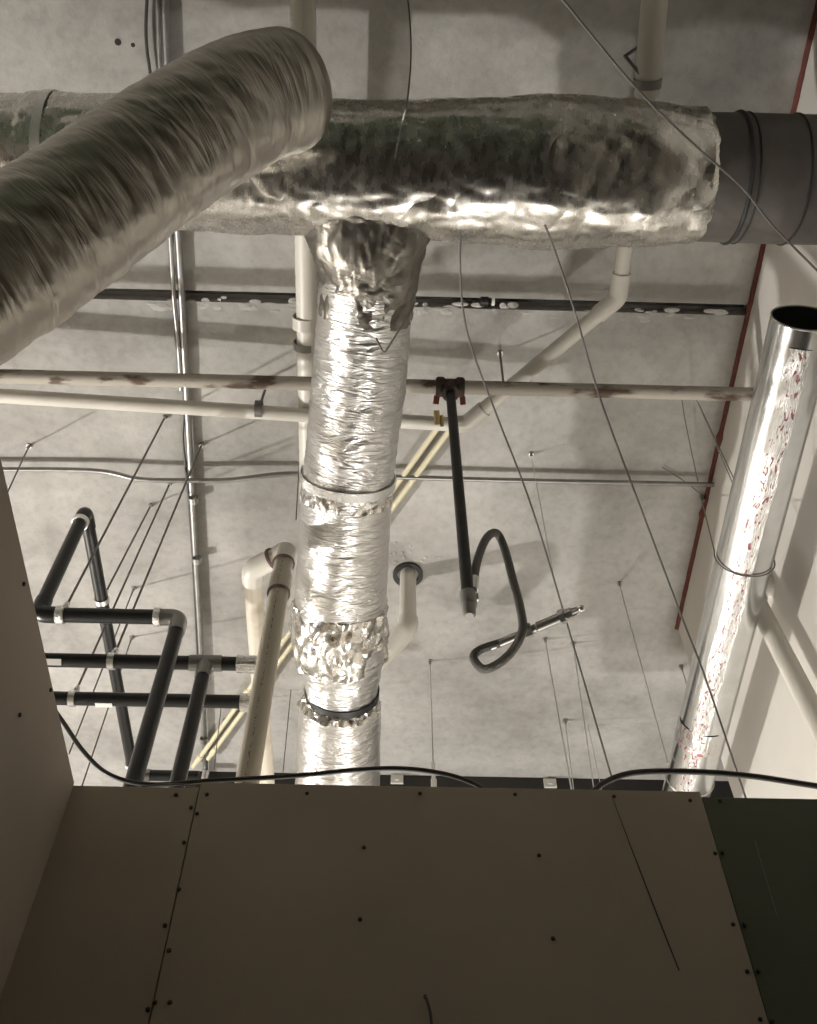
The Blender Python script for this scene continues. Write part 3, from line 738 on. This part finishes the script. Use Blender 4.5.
# ------------------------------------------------------------------ hangers, rods and wires
def hanger(label, top, pipe_pt, axis, r, rodr=.0045, group='ring hangers on the black pipes'):
    c = Vector(pipe_pt); t = thing('ring_hanger', label, 'hanger', c, group); a = H(*top, CEIL)
    mb = MB(); mb.band(c, axis, r+.001, .022, .004, 24); rg = mb.build('ring', M['bright_zinc'], t)
    d = (a-c).normalized(); s = c+d*(r+.005)
    mb = MB(); mb.tube([s-d*.002, s+d*.03], .009, 6); mb.ball(s+d*.012, .013); mb.build('swivel_nut', M['bright_zinc'], rg)
    mb = MB(); mb.cyl(s+d*.01, a, rodr, 8); mb.build('rod', M['wire'], t)
    mb = MB(); mb.cyl(a, a-V(0,0,.02), .011, 8); mb.build('anchor', M['zinc'], t)
hanger('ring hanger on the topmost black cross pipe, beside the left partition', (165,417), lat(62,616,hk,yk), (1,0,0), rk)
dpt = up_top.lerp(farp, ((H(106,600,up_top.z-CAMH).y-up_top.y)/(farp.y-up_top.y)))
hanger('ring hanger on the black pipe running away at far left', (151,505), dpt, (farp-up_top), rk)
hanger('ring hanger on the upper of two parallel black pipes', (202,444), lat(112,663,hc_,yc), (1,0,0), rk*.96)
hanger('ring hanger on the lower of two parallel black pipes', (170,483), lat(73,700,hd,yd), (1,0,0), rk*.98)

def rod(label, top, bot, drop, r=.0036, mat='wire', anchor=True, name='hanger_rod', sleeve=False, group='rods hanging from the ceiling'):
    """rod fixed to the ceiling at `top`; its foot is seen at `bot`, `drop` metres lower"""
    a = H(*top, CEIL); b = H(*bot, CEIL-drop)
    t = thing(name, label, 'rod', a, group)
    mb = MB(); mb.cyl(a, b, r, 8); mb.build('rod', M[mat], t)
    if anchor:
        mb = MB(); mb.cyl(a, a-V(0,0,.006), .013, 10); mb.cyl(a-V(0,0,.004), a-V(0,0,.03), .007, 6); mb.build('anchor', M['conduit'], t)
    if sleeve:
        d = (b-a).normalized(); mb = MB(); mb.cyl(b-d*.16, b-d*.05, .010, 10); mb.cyl(b-d*.06, b, .014, 10); mb.build('sleeve', M['bright_zinc'], t)
    return t
def dropfor(top, bot):          # drop of a plumb rod between two sightings
    y = H(*top, CEIL).y; return CEIL-(Y(*bot, y).z-CAMH)
for lab, top, bot, kw in (
    ('dark rod from the ceiling bolt just above the topmost black cross pipe', (134,588), (69,754), {}),
    ('dark rod from the ceiling bolt just below the topmost black cross pipe', (132,637), (80,792), {}),
    ('short dark rod from an eyelet bolt at the far left beside the partition', (29,446), (3,502), {}),
    ('pale rod with a sleeve hanging right of the foil branch duct', (430,661), (434,790), dict(mat='pale_wire', sleeve=True)),
    ('pale rod starting just below the sprinkler head', (545,639), (572,792), dict(mat='pale_wire')),
    ('thin rod right below the dark ceiling bolt near the sprinkler', (573,643), (594,790), dict(mat='pale_wire', r=.0026)),
    ('thin rod from the low small bolt between two pale rods', (565,720), (574,792), dict(mat='pale_wire', r=.0026)),
    ('thinnest rod left of where the long dark cable meets the partition', (588,725), (602,792), dict(mat='pale_wire', r=.002, anchor=False)),
    ('long pale rod hanging just left of the shiny round duct', (619,583), (668,764), dict(mat='pale_wire')),
    ('short pale rod by the end of the right wall, half behind the shiny duct', (681,666), (690,695), dict(mat='pale_wire')),
    ('thin rod from an eyelet left of the black drop, beside the branch duct', (300,451), (296,520), dict(r=.0024)),
    ('thin rod from an eyelet right of the black drop pipe', (531,454), (556,590), dict(r=.002, mat='pale_wire')),
    ('thin dark rod in the gap between the cream drop pipe and branch duct', (291,690), (283,772), dict(r=.0024, anchor=False)),
    ('thin dark rod crossing the cream pipes at lower left', (222,700), (214,770), dict(r=.0024, anchor=False)),
    ('short dark rod holding the rusty sprinkler line right of the tee', (500,353), (503.5,384), dict(r=.005)),
    ):
    rod(lab, top, bot, min(2.4, dropfor(top, bot)), **kw)

def wire(label, pts, r=.003, mat='wire', name='hanging_wire', n=10):
    p = spline([H(*q) for q in pts], n); mb = MB(); mb.tube(p, r, 7); return tag(mb.build(name, M[mat]), label, 'wire')
wire('long thin cable crossing in front of the cross duct toward the upper right', ((545,-22,2.75),(563,0,2.75),(640,92,2.75),(700,150,2.72),(742,187,2.7),(775,228,2.68),(840,293,2.66)), .0033)
wire('long thin cable falling from the cross duct past the sprinkler to the partition', ((461,232,2.98),(460,260,2.98),(463,310,2.98),(473,352,2.98),(497,416,2.95),(532,508,2.85),(573,644,2.6),(613,782,2.2)), .0033)
wire('long thin cable falling from the cross duct across the shiny duct', ((545,225,2.98),(556,254,2.98),(575,312,2.95),(600,398,2.9),(640,506,2.75),(683,620,2.5),(705,677,2.3),(748,805,1.98)), .0033)
wire('thin wire curving down the middle of the cross duct', ((404,-25,3.95),(409,10,3.9),(411,52,3.6),(408,95,3.12),(402,125,3.08),(395,158,3.05)), .003)
wire('thin wire from the sprinkler line down to the conduit near the right wall', ((681,394,3.62),(686,425,3.75),(698,482,3.93)), .0024)
wire('thin wire from the sprinkler line to the right wall behind the shiny duct', ((694,394,3.62),(712,435,3.7),(733,484,3.6)), .0024)
wire('thin wire slanting to the bolt at the red sealant bead', ((662,467,3.985),(684,481,3.985),(702,495,3.985)), .0024)

# ------------------------------------------------------------------ cables over the partition
yt = YF+.055
pts = [(40,690),(61,719),(84,752),(110,775),(150,784.5),(205,781),(262,778),(310,774.5),(355,770),(400,768.5),(440,773),(470,782),(492,795)]
mb = MB(); q = [Y(u, v, yt) for u, v in pts]; mb.tube(spline(q, 8), .0062, 10); tag(mb.build('black_cable', M['cable']), 'black cable sagging along the partition top from the left corner to the middle', 'cable')
pts = [(588,796),(604,783),(625,774.5),(652,771.5),(700,772),(750,776),(800,783.5),(835,789)]
mb = MB(); q = [Y(u, v, yt) for u, v in pts]; mb.tube(spline(q, 8), .0078, 10); tag(mb.build('black_cable', M['cable']), 'thicker black cable arching over the partition top at right', 'cable')
pts = [(118,793),(140,787),(175,784.5),(205,788)]
mb = MB(); q = [Y(u, v, yt-.02) for u, v in pts]; mb.tube(spline(q, 8), .0028, 8); tag(mb.build('thin_cable', M['wire']), 'short thin cable lying under the black cable at the left partition corner', 'cable')
# wire stub poking out of the centre board
p = front(425, 999)
mb = MB(); mb.tube(spline([p+V(0,.02,.004), p+V(0,-.012,.0), p+V(.002,-.022,-.012), p+V(.010,-.024,-.05), p+V(.012,-.024,-.11)], 6), .0032, 8); tag(mb.build('wire_stub', M['cable']), 'short brown wire poking out of the centre drywall board near the bottom', 'wire')
# small fixings on the far beam
yb_ = H(400, 775, CEIL).y
for u, v, lab in ((397,780,'small white plate on the dark far beam right of the foil branch'), (550,784,'small grey block on the dark far beam below the pale rods')):
    p = Y(u, v, yb_); mb = MB(); mb.box((p.x-.035, yb_-.012, p.z-.03), (p.x+.035, yb_, p.z+.03)); mb.box((p.x-.012, yb_-.018, p.z-.012), (p.x+.012, yb_-.011, p.z+.012)); tag(mb.build('beam_plate', M['label'], smooth=False), lab, 'plate', 'plates on the beam')

# ------------------------------------------------------------------ light
def point(name, loc, power, col, rad):
    l = bpy.data.lights.new(name, 'POINT'); l.energy = power; l.color = col; l.shadow_soft_size = rad
    o = bpy.data.objects.new(name, l); COL.objects.link(o); o.location = loc; return o
def area(name, loc, to, size, power, col):
    l = bpy.data.lights.new(name, 'AREA'); l.energy = power; l.color = col; l.size = size
    o = bpy.data.objects.new(name, l); COL.objects.link(o); o.location = loc
    o.rotation_euler = (Vector(to)-Vector(loc)).to_track_quat('-Z', 'Y').to_euler(); return o
LX = H(-500, 750, CEIL)
point('work_light', (LX.x, LX.y, CAMH+.3), 900, (1.0, .97, .925), .07)
point('stand_light', (.55, 4.15, CAMH+.45), 125, (1.0, .97, .925), .12)
w = bpy.data.worlds.new('world'); S.world = w; w.use_nodes = True
w.node_tree.nodes['Background'].inputs[0].default_value = (.9, .95, 1, 1); w.node_tree.nodes['Background'].inputs[1].default_value = .0
S.view_settings.view_transform = 'Standard'; S.view_settings.look = 'None'; S.view_settings.gamma = 1.0
S.view_settings.use_curve_mapping = False; S.view_settings.exposure = 0.16
